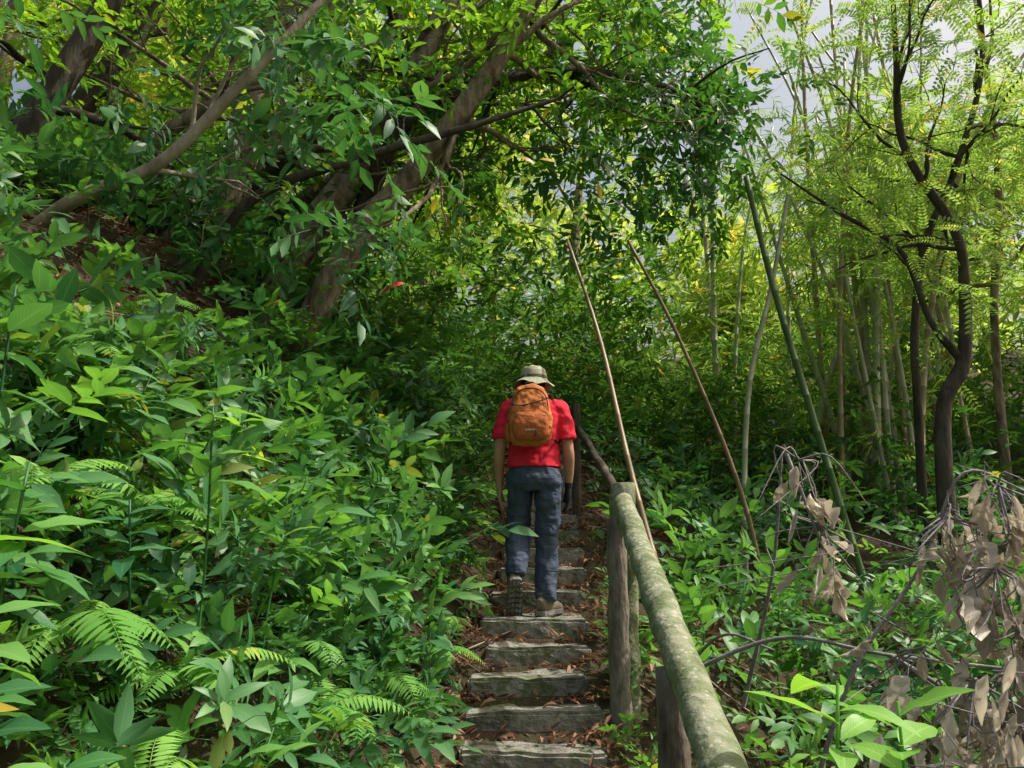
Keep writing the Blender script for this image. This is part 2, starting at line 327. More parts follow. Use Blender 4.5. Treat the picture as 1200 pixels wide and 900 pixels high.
finish('yellowing_leaf',[place(yl,[(-1.0,1.45,1.33)],(.9,.1,-.35),(0,-.3,1),.12,.5,1)],M_yel)
finish('yellow_leaves',[place(LB,[p],d,(0,-.8,.5),.12,.5,1) for p,d in [((.05,5.0,4.3),(1,0,-.2)),((.2,5.0,4.28),(.8,.1,.1)),((.62,5.2,4.2),(.3,0,-1)),((-.5,4.8,3.9),(-.4,0,-1))]],M_yel)

# ---------------------------------------------------------------- leaf litter
LT=[leaf(1,.42,3,.3,.2,.5,curl=.3,rnd=r,wave=.3) for r in (0,.2,.45,.7,1)]+[leaf(1,.3,3,-.4,.3,.5,curl=.4,rnd=r,wave=.3) for r in (.1,.5,.9)]
n=7500; x=rng.uniform(-4.2,1.6,n); y=rng.uniform(2.5,9,n); z=G(x,y)+rng.uniform(.005,.05,n)
on=np.abs(x-.03-XC(y))<.36; x=x[~on];y=y[~on];z=z[~on]; M=len(x)
parts=scatter(LT,np.stack([x,y,z],1),rdir(M,0,.3),rup(M,.4),rng.uniform(.05,.12,M),rng.random(M),.4)
px=[];pz=[];py=[]
for i in range(3,20):
    sy,sz=STEPS[i]; dep=STEPS[i+1][0]-sy; k=85
    u=rng.uniform(-1,1,k); u=np.sign(u)*np.abs(u)**.5
    px.append(float(XC(sy))+.03+u*.42); v=rng.random(k)**.5; py.append(sy+.04+v*(dep-.05)); pz.append(np.full(k,sz+.014)+rng.uniform(0,.03,k)+.05*np.abs(u)**4)
px=np.concatenate(px);py=np.concatenate(py);pz=np.concatenate(pz);M=len(px)
parts+=scatter(LT,np.stack([px,py,pz],1),rdir(M,0,.15),rup(M,.35),rng.uniform(.035,.09,M),rng.random(M),.4)
finish('fallen_leaves',parts,M_litter)
tw=[]
for i in range(120):
    x0=random.uniform(-3.5,1.8);y0=random.uniform(2.5,8);a=random.uniform(0,6.28);l=random.uniform(.15,.6)
    pts=[(x0+math.cos(a)*l*t,y0+math.sin(a)*l*t,gz(x0+math.cos(a)*l*t,y0+math.sin(a)*l*t)+.02+.04*random.random()) for t in (0,.5,1)]
    tw.append(tube(smooth_path(pts,3),[.006,.003],4))
finish('fallen_twigs',tw,m_barkl)

# ---------------------------------------------------------------- trees
def grow(start,d,L,r0,depth,tubes,tips,rnd,gravity=-.05,curve=.35):
    n=7; p=np.array(start,float); d=unit(np.array(d,float)); pts=[p.copy()]
    for i in range(n):
        d=unit(d+np.array([rnd.gauss(0,curve),rnd.gauss(0,curve),rnd.gauss(0,curve)+gravity])*.5)
        p=p+d*L/n; pts.append(p.copy())
        if depth>0 and i>=1 and rnd.random()<.6:
            sd=unit(d+np.array([rnd.gauss(0,.8),rnd.gauss(0,.8),rnd.gauss(.1,.5)]))
            grow(p,sd,L*rnd.uniform(.4,.65),r0*(1-i/n*.7)*.5,depth-1,tubes,tips,rnd,gravity,curve)
        if depth==0 and i in (2,4,6): tips.append((p.copy(),d.copy()))
    if depth>0: tips.append((p.copy(),d.copy()))
    tubes.append(tube(pts,[r0,r0*.35],4 if r0<.012 else 6,.06,cap=False))
def tree(name,pts,rads,limbs,mat,lmat,tpls,seed,per_tip=2,spread=.18,sc=(.7,1.1),Ld=(1.0,1.8),tmin=.3,depth=2,bias=(0,0,.3),lim=None,lr=.35,keep=1.0):
    rnd=random.Random(seed); path=smooth_path(pts,7); tubes=[tube(path,rads,12,.07)]; tips=[]
    R=np.interp(np.linspace(0,1,len(path)),np.linspace(0,1,len(rads)),rads)
    for i in range(limbs):
        t=rnd.uniform(tmin,1); k=int(t*(len(path)-1)); d=np.array([rnd.gauss(0,.8),rnd.gauss(0,.6),rnd.gauss(.2,.5)])+np.array(bias)
        grow(path[k],d,rnd.uniform(*Ld),R[k]*lr+.006,depth,tubes,tips,rnd)
    ob=finish(name,tubes,mat,smooth=True)
    P=np.array([t[0] for t in tips]);D=np.array([t[1] for t in tips])
    P=np.repeat(P,per_tip,0);D=np.repeat(D,per_tip,0); P=P+rng.normal(0,spread,P.shape)
    k=clear_of_path(P,.6,.6,2.3)&(P[:,2]>G(P[:,0],P[:,1])+.1)&(rng.random(len(P))<keep)
    if lim is not None: k&=lim(P)
    P=P[k];D=D[k];M=len(P)
    if M: finish('crown',scatter(tpls,P,unit(unit(D)+rdir(M,-.15,.5)*.8),rup(M,.5),rng.uniform(*sc,M)),lmat,ob)
    return ob
front=lambda P:(P[:,1]>3.3)
behind=lambda P:(P[:,1]>6.0)|((rng.random(len(P))<.3)&(P[:,1]>3.5))
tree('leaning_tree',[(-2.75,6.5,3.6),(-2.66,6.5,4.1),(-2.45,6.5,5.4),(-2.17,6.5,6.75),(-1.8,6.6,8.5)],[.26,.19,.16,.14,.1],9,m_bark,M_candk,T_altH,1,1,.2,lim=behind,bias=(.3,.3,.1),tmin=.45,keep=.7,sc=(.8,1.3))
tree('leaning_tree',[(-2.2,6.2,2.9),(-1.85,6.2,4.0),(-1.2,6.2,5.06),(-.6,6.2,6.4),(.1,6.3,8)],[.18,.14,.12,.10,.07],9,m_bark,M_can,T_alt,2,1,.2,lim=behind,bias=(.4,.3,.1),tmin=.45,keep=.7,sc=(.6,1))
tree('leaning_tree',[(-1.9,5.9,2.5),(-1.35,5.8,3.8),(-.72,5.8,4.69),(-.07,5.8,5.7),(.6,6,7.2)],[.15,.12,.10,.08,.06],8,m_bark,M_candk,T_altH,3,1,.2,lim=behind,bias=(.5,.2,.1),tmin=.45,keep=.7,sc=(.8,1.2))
tree('leaning_tree',[(-3.7,4.8,3.1),(-2.89,4.6,3.72),(-2.27,4.6,4.05),(-1.7,4.6,4.73),(-1.1,4.7,5.6)],[.05,.045,.04,.034,.02],5,m_barkl,M_dark,T_altH,4,1,.2,lim=front,Ld=(.7,1.2),bias=(0,.3,.3),sc=(.8,1.3),keep=.8)
tree('leaning_tree',[(-4.3,5.5,3.6),(-3.95,5.5,4.45),(-3.64,5.5,5.1),(-3.2,5.6,6.4),(-3,5.7,8)],[.17,.13,.11,.09,.07],7,m_barkd,M_candk,T_altH,5,1,.2,lim=front,bias=(0,.3,.3),keep=.7,sc=(.8,1.3))
tree('leaning_tree',[(-1.75,6.6,3.1),(-1.3,6.3,4.5),(-.87,6.0,5.2),(0,6.2,5.72),(.79,6.4,5.9),(1.62,6.6,5.8),(2.1,6.8,5.5)],[.11,.09,.075,.06,.045,.03,.015],9,m_barkd,M_candk,T_altH,6,1,.2,lim=front,Ld=(.6,1.1),bias=(.2,.2,0),sc=(.8,1.2),keep=.7)
tree('leaning_tree',[(-3.3,7.5,4.2),(-2.2,7.4,5.0),(-1.0,7.4,5.9),(.2,7.5,6.7),(1.2,7.6,7.6)],[.14,.12,.10,.07,.04],9,m_barkd,M_can,T_alt,7,1,.22,lim=front,bias=(.3,0,0),sc=(.7,1.1),keep=.8)
tree('leaning_tree',[(-3.2,7.0,3.9),(-2.9,7.0,4.6),(-1.9,6.9,5.6),(-1.2,6.9,6.8),(-.4,7,8.4)],[.11,.09,.08,.07,.05],7,m_barkd,M_can,T_alt,27,1,.22,lim=front,bias=(.3,0,0),sc=(.7,1.1),keep=.8)
tree('leaning_tree',[(-3.6,6.2,4.2),(-3.1,6.1,5.0),(-2.3,6.0,5.5),(-1.2,6.0,5.9),(-.2,6.2,6.5)],[.07,.06,.05,.04,.025],7,m_bark,M_can,T_alt,28,1,.22,lim=behind,bias=(.3,.2,0),sc=(.6,1.0),keep=.7)
tree('leaning_tree',[(-2.5,5.6,3.4),(-2.0,5.5,4.2),(-1.2,5.5,4.55),(-.3,5.6,4.9),(.5,5.8,5.3)],[.045,.04,.035,.028,.012],4,m_barkd,M_candk,T_altH,29,1,.22,lim=behind,bias=(.3,.2,0),sc=(.6,1.0),keep=.6,Ld=(.5,1.0))
tree('leaning_tree',[(-3.3,9,4.9),(-3.0,9,6.5),(-2.4,9,8.5),(-1.6,9,10.5)],[.2,.17,.14,.1],9,m_bark,M_can,T_alt,8,2,.3,bias=(.2,-.2,0),sc=(.8,1.2),keep=.8)
tree('leaning_tree',[(-5.2,8,4.9),(-5.0,8,6.2),(-4.4,8,7.5),(-3.6,8,9.5)],[.2,.17,.14,.1],9,m_barkd,M_can,T_alt,18,2,.3,bias=(.2,-.2,0),sc=(.8,1.2),keep=.8)
tree('slender_tree',[(3.85,7,1.2),(3.95,7,2.77),(4.2,7,3.3),(4.3,7,4.0),(4.28,7,4.6),(3.88,7,5.5),(3.91,7,6.55),(4.0,7,8)],[.075,.07,.065,.05,.045,.038,.03,.02],9,m_barkd,M_bam,T_pin,9,1,.22,(.9,1.4),tmin=.45,Ld=(.9,1.5),keep=.8)
tree('slender_tree',[(4.2,7,3.3),(3.94,7,3.7),(3.73,7,4.4),(3.16,7,4.8),(2.64,7,5.2)],[.04,.03,.025,.018,.008],3,m_barkd,M_bam,T_pin,10,1,.2,(.7,1.1),Ld=(.4,.8))
tree('slender_tree',[(3.9,7.5,1.3),(4.0,7.5,3.0),(4.06,7.5,3.8),(4.27,7.5,4.7),(4.67,7.5,5.5),(5.1,7.5,6.7),(5.2,7.5,8)],[.045,.04,.04,.038,.034,.028,.02],9,m_barkd,M_bam,T_pin,11,1,.22,(.9,1.4),tmin=.45,Ld=(.9,1.5),keep=.6,lr=.5)
tree('slender_tree',[(5.4,8.5,1.6),(5.5,8.5,4),(5.8,8.5,6),(5.9,8.6,8.5)],[.05,.045,.04,.03],9,m_bark,M_bam,T_pin,12,1,.25,(.9,1.4),tmin=.4,Ld=(.9,1.5),keep=.7,lr=.5)
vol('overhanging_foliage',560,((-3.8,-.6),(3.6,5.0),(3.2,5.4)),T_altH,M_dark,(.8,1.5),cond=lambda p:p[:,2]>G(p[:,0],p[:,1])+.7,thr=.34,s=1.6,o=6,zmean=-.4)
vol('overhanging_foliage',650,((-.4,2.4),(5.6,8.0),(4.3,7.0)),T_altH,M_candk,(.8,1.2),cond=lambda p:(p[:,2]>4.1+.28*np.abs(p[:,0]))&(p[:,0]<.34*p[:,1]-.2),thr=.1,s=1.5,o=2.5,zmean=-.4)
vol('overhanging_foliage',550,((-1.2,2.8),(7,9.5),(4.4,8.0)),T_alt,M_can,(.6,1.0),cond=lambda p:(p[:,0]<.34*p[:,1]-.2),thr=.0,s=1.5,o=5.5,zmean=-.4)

# ---------------------------------------------------------------- bamboo
def bam_mat(name,c1,c2): return noise_mat(name,[c1,c2],scale=3,rough=.45,bump=.1,spec=.4)
m_cg=bam_mat('culm_green',(.06,.12,.045),(.12,.19,.075)); m_cy=bam_mat('culm_pale',(.34,.37,.24),(.52,.52,.40)); m_ct=bam_mat('culm_tan',(.30,.24,.15),(.46,.38,.25)); m_dry=bam_mat('dry_pole',(.13,.09,.05),(.27,.20,.11))
def culm(pts,r0,r1,node=.32):
    path=smooth_path(pts,10); seg=np.linalg.norm(np.diff(path,axis=0),axis=1); s=np.concatenate([[0],np.cumsum(seg)]); tot=s[-1]
    ss=[];rr=[];q=0
    while q<tot:
        for o,f in ((0,1.0),(.008,1.14),(.016,1.0),(node*.5,.97)):
            if q+o<tot: ss.append(q+o); rr.append((r0+(r1-r0)*(q+o)/tot)*f)
        q+=node
    P=np.stack([np.interp(ss,s,path[:,i]) for i in range(3)],1)
    n=len(P); V,Q,C=tube(P,[1]*n,8); c=np.repeat(P,8,0); V=c+(V-c)*np.repeat(np.array(rr),8)[:,None]
    return V,Q,C
finish('bamboo_pole',[culm([(.86,4.0,1.0),(.70,4.5,2.0),(.60,5.1,3.0),(.42,5.6,3.95)],.019,.012)],m_dry,smooth=True)
finish('bamboo_pole',[culm([(1.95,6,.9),(1.77,6,2.0),(1.35,6,3.23),(.93,6,4.15)],.022,.012)],m_dry,smooth=True)
finish('bamboo_culm',[culm([(2.95,6.5,1.0),(2.81,6.5,1.6),(2.55,6.5,2.75),(2.3,6.5,3.9),(2.12,6.5,5.0)],.034,.026)],m_cg,smooth=True)
finish('bamboo_culm',[culm([(2.05,7,1.2),(2.08,7,2.0),(2.2,7,3.09),(2.48,7,4.08),(2.7,7,5)],.028,.02)],m_cy,smooth=True)
g=[];t_=[];lp=[]
rb=random.Random(5)
spec=[((3.68,9,1.7),(3.9,9,3.3),(4.1,9,5.1),(4.4,9.1,8)),((4.0,9.2,1.7),(3.87,9,2.6),(3.46,9,4.4),(2.9,8.8,6.5)),((4.2,8.5,1.5),(4.13,8.5,2.06),(3.93,8.5,4.0),(3.7,8.5,6.2))]
for i in range(28):
    x0=rb.gauss(4.2,.55) if i<16 else rb.uniform(2.6,6.2);y0=rb.gauss(8.9,.4) if i<16 else rb.uniform(8.4,12.0);z0=gz(x0,y0)-.1;lx=rb.gauss(0,.8);ly=rb.gauss(-.1,.4);h=rb.uniform(5,9)
    spec.append(((x0,y0,z0),(x0+lx*.25,y0+ly*.2,z0+h*.35),(x0+lx*.8,y0+ly*.6,z0+h*.7),(x0+lx*1.8,y0+ly*1.4,z0+h)))
for i,s in enumerate(spec):
    c=culm(s,rb.uniform(.03,.05),.015); (g if i%3 else t_).append(c)
    path=smooth_path(s,8)
    for p in path[12:]:
        for k in range(3): lp.append(p+np.array([rb.gauss(0,.4),rb.gauss(0,.4),rb.gauss(0,.25)]))
ob=finish('bamboo_clump',t_,m_ct,smooth=True); finish('green_culms',g,m_cy,ob,smooth=True)
lp=np.array(lp); lp=np.repeat(lp,2,0)+rng.normal(0,.16,(len(lp)*2,3)); lp=lp[lp[:,2]<7.0]; M=len(lp)
finish('bamboo_leaves',scatter(T_bam,lp,rdir(M,-.4,.5),rup(M,.5),rng.uniform(.9,1.5,M)),M_bam,ob)
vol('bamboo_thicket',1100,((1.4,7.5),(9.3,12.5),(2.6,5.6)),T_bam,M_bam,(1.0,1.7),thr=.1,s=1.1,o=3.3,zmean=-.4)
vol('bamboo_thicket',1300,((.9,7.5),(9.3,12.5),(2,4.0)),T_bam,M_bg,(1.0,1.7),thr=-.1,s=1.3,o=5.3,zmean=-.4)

# ---------------------------------------------------------------- background forest
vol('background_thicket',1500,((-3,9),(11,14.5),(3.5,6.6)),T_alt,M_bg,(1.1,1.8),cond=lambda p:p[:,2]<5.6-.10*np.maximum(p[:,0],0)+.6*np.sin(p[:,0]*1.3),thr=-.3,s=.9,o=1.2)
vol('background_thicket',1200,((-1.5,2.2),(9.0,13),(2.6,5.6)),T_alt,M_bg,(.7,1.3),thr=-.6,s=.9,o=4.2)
def forest_trees(n,xr,yr,seed,hr=(7,12),mat=M_far,nm='forest_tree',cl=40,sc=(1.4,2.3),gap=None):
    rb=random.Random(seed)
    for i in range(n):
        x0=rb.uniform(*xr);y0=rb.uniform(*yr);z0=gz(x0,y0)-.2;h=rb.uniform(*hr);l=rb.gauss(0,.8)
        if gap and gap(x0,y0): h*=.46
        tr=[tube(smooth_path([(x0,y0,z0),(x0+l*.3,y0,z0+h*.4),(x0+l,y0,z0+h*.9)],5),[.16,.12,.05],8)]
        P=[]
        for c in range(cl):
            u=rb.random(); cz=z0+h*(.25+.8*u); rad=h*.28*(1.15-.7*abs(u-.4)); a=rb.uniform(0,6.28); q=rad*math.sqrt(rb.random())
            c0=np.array([x0+l*u+math.cos(a)*q,y0+math.sin(a)*q,cz]); P.append(c0+rng.normal(0,.34,(7,3)))
            if c%4==0: tr.append(tube(smooth_path([(x0+l*u*.8,y0,cz-h*.15),(c0+np.array([x0+l*u*.8,y0,cz-.1*h]))/2,c0],3),[.05,.012],5))
        ob=finish(nm,tr,m_bark,smooth=True); P=np.concatenate(P); M=len(P)
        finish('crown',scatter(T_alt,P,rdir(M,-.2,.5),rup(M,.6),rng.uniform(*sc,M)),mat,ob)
gap=lambda x,y: (.22<x/y<.66)
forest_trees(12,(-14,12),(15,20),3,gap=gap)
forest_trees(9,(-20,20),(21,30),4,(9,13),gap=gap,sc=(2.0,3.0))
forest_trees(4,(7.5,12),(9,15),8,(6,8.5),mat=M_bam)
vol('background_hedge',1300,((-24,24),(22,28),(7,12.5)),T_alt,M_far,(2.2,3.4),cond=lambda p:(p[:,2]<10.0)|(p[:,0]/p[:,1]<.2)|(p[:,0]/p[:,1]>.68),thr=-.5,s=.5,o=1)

# ---------------------------------------------------------------- railing
def rail_mat():
    m,nt,N,L=new_mat('mossy_rail'); out=N.new('ShaderNodeOutputMaterial');p=N.new('ShaderNodeBsdfPrincipled');tc=N.new('ShaderNodeTexCoord')
    n=N.new('ShaderNodeTexNoise');n.inputs['Scale'].default_value=9;n.inputs['Detail'].default_value=8;n.inputs['Roughness'].default_value=.7;L.new(tc.outputs['Object'],n.inputs['Vector'])
    cr=N.new('ShaderNodeValToRGB');L.new(n.outputs[0],cr.inputs[0]);e=cr.color_ramp.elements;e[0].position=.32;e[0].color=(.06,.085,.035,1);e[1].position=.68;e[1].color=(.30,.30,.23,1)
    q=e.new(.45);q.color=(.12,.15,.065,1);q=e.new(.56);q.color=(.21,.23,.15,1)
    v=N.new('ShaderNodeTexVoronoi');v.inputs['Scale'].default_value=38;L.new(tc.outputs['Object'],v.inputs['Vector'])
    n3_=N.new('ShaderNodeTexNoise');n3_.inputs['Scale'].default_value=12;L.new(tc.outputs['Object'],n3_.inputs['Vector'])
    mm=N.new('ShaderNodeMath');mm.operation='MULTIPLY_ADD';L.new(n3_.outputs[0],mm.inputs[0]);mm.inputs[1].default_value=-1.2;L.new(v.outputs['Distance'],mm.inputs[2])
    mr=N.new('ShaderNodeMapRange');L.new(mm.outputs[0],mr.inputs[0]);mr.inputs[1].default_value=-.42;mr.inputs[2].default_value=-.34;mr.inputs[3].default_value=.65;mr.inputs[4].default_value=0
    mx=N.new('ShaderNodeMix');mx.data_type='RGBA';L.new(mr.outputs[0],mx.inputs[0]);L.new(cr.outputs[0],mx.inputs[6]);mx.inputs[7].default_value=(.38,.39,.33,1)
    L.new(mx.outputs[2],p.inputs['Base Color']);p.inputs['Roughness'].default_value=.85
    b=N.new('ShaderNodeBump');b.inputs['Strength'].default_value=.9;b.inputs['Distance'].default_value=.010;n2=N.new('ShaderNodeTexNoise');n2.inputs['Scale'].default_value=40;n2.inputs['Detail'].default_value=8;L.new(tc.outputs['Object'],n2.inputs['Vector']);L.new(n2.outputs[0],b.inputs['Height']);L.new(b.outputs[0],p.inputs['Normal']);L.new(p.outputs[0],out.inputs[0]);return m
m_rail=rail_mat(); m_post=noise_mat('weathered_post',[(.05,.04,.032),(.13,.11,.09),(.24,.21,.18),(.08,.09,.055)],scale=8,bump=.8,bscale=30,stretch=(1.5,1.5,.4))
rail=bpy.data.objects.new('log_railing',None); link(rail)
def rtube(nm,pts,r,mat):
    path=smooth_path(pts,10); V,Q,C=tube(path,r,24,.02)
    V=V+.008*np.stack([n3(V[:,0],V[:,1],V[:,2],14),n3(V[:,0],V[:,1],V[:,2],11,2),n3(V[:,0],V[:,1],V[:,2],9,5)],1)
    return finish(nm,[(V,Q,C)],mat,rail,smooth=True)
rtube('handrail',[(.42,.3,.60),(.485,1.85,1.08),(.55,3.1,1.46),(.62,4.42,1.88)],[.054,.054,.056,.056],m_rail)
rtube('upper_handrail',[(.62,4.5,1.90),(.62,6.0,2.35),(.62,7.25,2.72)],[.03],m_barkd)
rtube('post_1',[(.61,4.36,.6),(.615,4.36,1.3),(.62,4.37,1.96)],[.074,.071,.068],m_rail)
rtube('post_2',[(.55,4.16,.55),(.55,4.16,1.2),(.555,4.17,1.75)],[.055,.052,.05],m_post)
rtube('post_3',[(.485,2.5,-.1),(.487,2.5,.6),(.49,2.5,1.24)],[.05,.048,.045],m_post)
rtube('post_4',[(.60,7.2,1.6),(.60,7.2,2.93)],[.045],m_barkd)
rtube('post_5',[(.40,.6,-.1),(.40,.6,.66)],[.05],m_post)

# ---------------------------------------------------------------- withered branches
wb=[];wl=[]
rw=random.Random(3)
br=[[(.62,3.1,1.12),(.98,2.95,1.28),(1.3,2.8,1.24),(1.9,2.7,1.18),(2.5,2.7,1.1)],[(1.0,2.8,.8),(1.18,2.8,1.2),(1.45,2.8,1.55),(1.60,2.75,1.86),(1.85,2.8,1.80)],
 [(1.02,2.9,1.98),(1.06,2.85,1.8),(1.12,2.85,1.6)],[(.9,3.2,1.0),(.98,3.0,1.5),(1.02,2.9,1.98)],[(1.3,2.8,1.24),(1.45,2.7,1.12),(1.55,2.6,.9)],[(.7,3.6,1.0),(.85,3.3,1.25),(1.0,3.1,1.22)],
 [(1.9,2.6,.2),(1.85,2.6,1.0),(1.8,2.65,1.6),(1.68,2.8,1.88)]]
for b in br: wb.append(tube(smooth_path(b,6),[.009,.004],6,.05))
for c,k,sp in [((1.06,2.85,1.80),9,.03),((1.12,2.85,1.56),13,.04),((1.42,2.55,1.58),22,.05),((1.56,2.5,1.68),34,.07),((1.46,2.4,1.42),22,.06),((1.30,2.3,1.12),24,.08),((1.40,2.3,.98),44,.10),((1.26,2.5,1.18),12,.06),((1.55,2.4,1.26),34,.08),((1.22,2.2,.88),26,.09),((1.46,2.35,1.14),26,.08)]:
    for i in range(k):
        o=np.array([rw.gauss(0,sp),rw.gauss(0,sp),rw.gauss(0,sp*1.2)]); p=np.array(c)+o
        t=leaf(1,rw.uniform(.38,.6),10,rw.uniform(-.7,.8),.25,rw.uniform(.4,.6),curl=rw.uniform(.2,.6),rnd=rw.random(),wave=rw.uniform(.3,.8),freq=rw.uniform(8,24))
        wl.append(place(t,[p],(o[0]*4+rw.gauss(0,.35),rw.gauss(0,.35),-1),(rw.gauss(0,.8),-1,.1),rw.uniform(.08,.14),rw.random(),.7))
        if i%3==0: wb.append(tube([p,p+np.array([rw.gauss(0,.02),0,.06]),p*.3+np.array(c)*.7+np.array([0,0,.12])],[.002,.003],4))
    for i in range(6):
        q=np.array(c); wb.append(tube(smooth_path([q+np.array([0,0,.12]),q+np.array([rw.gauss(0,.1),rw.gauss(0,.06),rw.gauss(.05,.06)]),q+np.array([rw.gauss(0,.2),rw.gauss(0,.1),rw.gauss(-.05,.1)])],4),[.004,.0015],4))
ob=finish('withered_branch',wb,m_twig,smooth=True); finish('withered_leaves',wl,M_wither,ob,smooth=True)
m_rr=noise_mat('red_tape',[(.4,.01,.015),(.5,.02,.03)],rough=.5,bump=.1)
finish('red_ribbon',[place(leaf(1,.3,6,.4,.2,.5,wave=.5),[(-.76,4.6,3.20)],(.8,0,.4),(0,-1,.3),.10,.5,1),place(leaf(1,.3,6,.2,.2,.5,wave=.6),[(-.76,4.6,3.20)],(-.6,0,-.5),(0,-1,.3),.08,.5,1)],m_rr)

# ---------------------------------------------------------------- hiker
HK=bpy.data.objects.new('hiker',None); link(HK); HK.location=(.15,5.24,1.168)
def loft_bm(bm,pts,n=20,pw=2.0,mat=None):
    P=np.array([p[:3] for p in pts],float); tg=unit(np.gradient(P,axis=0)); rings=[]
    for p,t,q in zip(P,tg,pts):
        a=np.array([1.,0,0]); a=a-t*np.dot(a,t); a/=np.linalg.norm(a); b=np.cross(t,a); ring=[]
        for k in range(n):
            th=2*math.pi*k/n; c,s=math.cos(th),math.sin(th); c=math.copysign(abs(c)**(2/pw),c); s=math.copysign(abs(s)**(2/pw),s)
            v=Vector(p+a*c*q[3]+b*s*q[4]); ring.append(bm.verts.new(mat@v if mat else v))
        rings.append(ring)
    for r1,r2 in zip(rings,rings[1:]):
        for k in range(n): bm.faces.new((r1[k],r1[(k+1)%n],r2[(k+1)%n],r2[k]))
    bm.faces.new(rings[0][::-1]); bm.faces.new(rings[-1])
def part(name,lofts,mat,voxel=.008,smooth=6,disp=0,dscale=.08,parent=HK):
    bm=bmesh.new()
    for l in lofts: loft_bm(bm,[tuple(r) for r in smooth_path(l[0],4)],l[1] if len(l)>1 else 20,l[2] if len(l)>2 else 2.0,l[3] if len(l)>3 else None)
    bmesh.ops.recalc_face_normals(bm,faces=bm.faces[:])
    me=bpy.data.meshes.new(name); bm.to_mesh(me); bm.free(); me.materials.append(mat)
    ob=bpy.data.objects.new(name,me); link(ob,parent)
    r=ob.modifiers.new('remesh','REMESH'); r.mode='VOXEL'; r.voxel_size=voxel; r.use_smooth_shade=True
    s=ob.modifiers.new('smooth','SMOOTH'); s.factor=.5; s.iterations=smooth
    if disp:
        t=bpy.data.textures.new(name+'_folds','CLOUDS'); t.noise_scale=dscale; t.noise_depth=1
        d=ob.modifiers.new('folds','DISPLACE'); d.texture=t; d.strength=disp; d.mid_level=.5; d.texture_coords='LOCAL'
    return ob
def cloth(name,c1,c2,bump=.3,fold=9,stretch=(1,1,1)):
    m,nt,N,L=new_mat(name); out=N.new('ShaderNodeOutputMaterial');p=N.new('ShaderNodeBsdfPrincipled');tc=N.new('ShaderNodeTexCoord'); mp=N.new('ShaderNodeMapping'); mp.inputs['Scale'].default_value=stretch; mp.inputs['Rotation'].default_value=(0,.5,0)
    L.new(tc.outputs['Object'],mp.inputs[0])
    n=N.new('ShaderNodeTexNoise');n.inputs['Scale'].default_value=fold;n.inputs['Detail'].default_value=2;n.inputs['Distortion'].default_value=.8;L.new(mp.outputs[0],n.inputs['Vector'])
    mx=N.new('ShaderNodeMix');mx.data_type='RGBA';L.new(n.outputs[0],mx.inputs[0]);mx.inputs[6].default_value=(*c1,1);mx.inputs[7].default_value=(*c2,1);L.new(mx.outputs[2],p.inputs['Base Color'])
    p.inputs['Roughness'].default_value=.8;p.inputs['Specular IOR Level'].default_value=.25
    n2=N.new('ShaderNodeTexNoise');n2.inputs['Scale'].default_value=500;L.new(tc.outputs['Object'],n2.inputs['Vector'])
    b=N.new('ShaderNodeBump');b.inputs['Strength'].default_value=bump;b.inputs['Distance'].default_value=.02;L.new(n.outputs[0],b.inputs['Height'])
    b2=N.new('ShaderNodeBump');b2.inputs['Strength'].default_value=.25;b2.inputs['Distance'].default_value=.001;L.new(n2.outputs[0],b2.inputs['Height']);L.new(b.outputs[0],b2.inputs['Normal']);L.new(b2.outputs[0],p.inputs['Normal']);L.new(p.outputs[0],out.inputs[0]);return m
m_skin=noise_mat('skin',[(.42,.22,.14),(.50,.28,.19)],scale=12,rough=.5,bump=.1,spec=.4)
m_shirt=cloth('red_jersey',(.60,.014,.038),(.74,.028,.06),.9,7,(1,1,.5))
m_trou=cloth('slate_trousers',(.048,.068,.11),(.068,.090,.14),1.0,8,(1,1,2.2))
m_black=cloth('dark_webbing',(.02,.02,.025),(.04,.04,.045)); m_pack=cloth('orange_pack',(.46,.14,.038),(.54,.18,.055),.5,14); m_packd=cloth('brown_pack',(.36,.10,.028),(.44,.13,.04),.4,14)
m_shoe=cloth('shoe_fabric',(.12,.105,.09),(.26,.21,.155)); m_sole=noise_mat('rubber_sole',[(.11,.105,.10),(.24,.23,.21)],scale=30,bump=.4); m_hair=noise_mat('hair',[(.01,.008,.006),(.02,.016,.012)],scale=30)
m_hat=noise_mat('camo_hat',[(.20,.20,.13),(.42,.40,.31),(.25,.28,.19),(.52,.50,.41)],scale=22,detail=3,rough=.85,bump=.3,bscale=300,dist=.003)
m_glove=cloth('glove',(.015,.02,.018),(.03,.04,.035))
def arm(s,ex=0):
    return [(s*.165,0,1.375,.052+ex,.055+ex),(s*.195,-.005,1.30,.050+ex,.053+ex),(s*.214,-.012,1.20,.045+ex,.048+ex),(s*.228,-.016,1.10,.040+ex,.043+ex),(s*.234,-.006,1.04,.040+ex,.042+ex),(s*.238,.035,.95,.034+ex,.036+ex),(s*.236,.065,.865,.026+ex,.030+ex),(s*.234,.073,.83,.022+ex,.031+ex)]
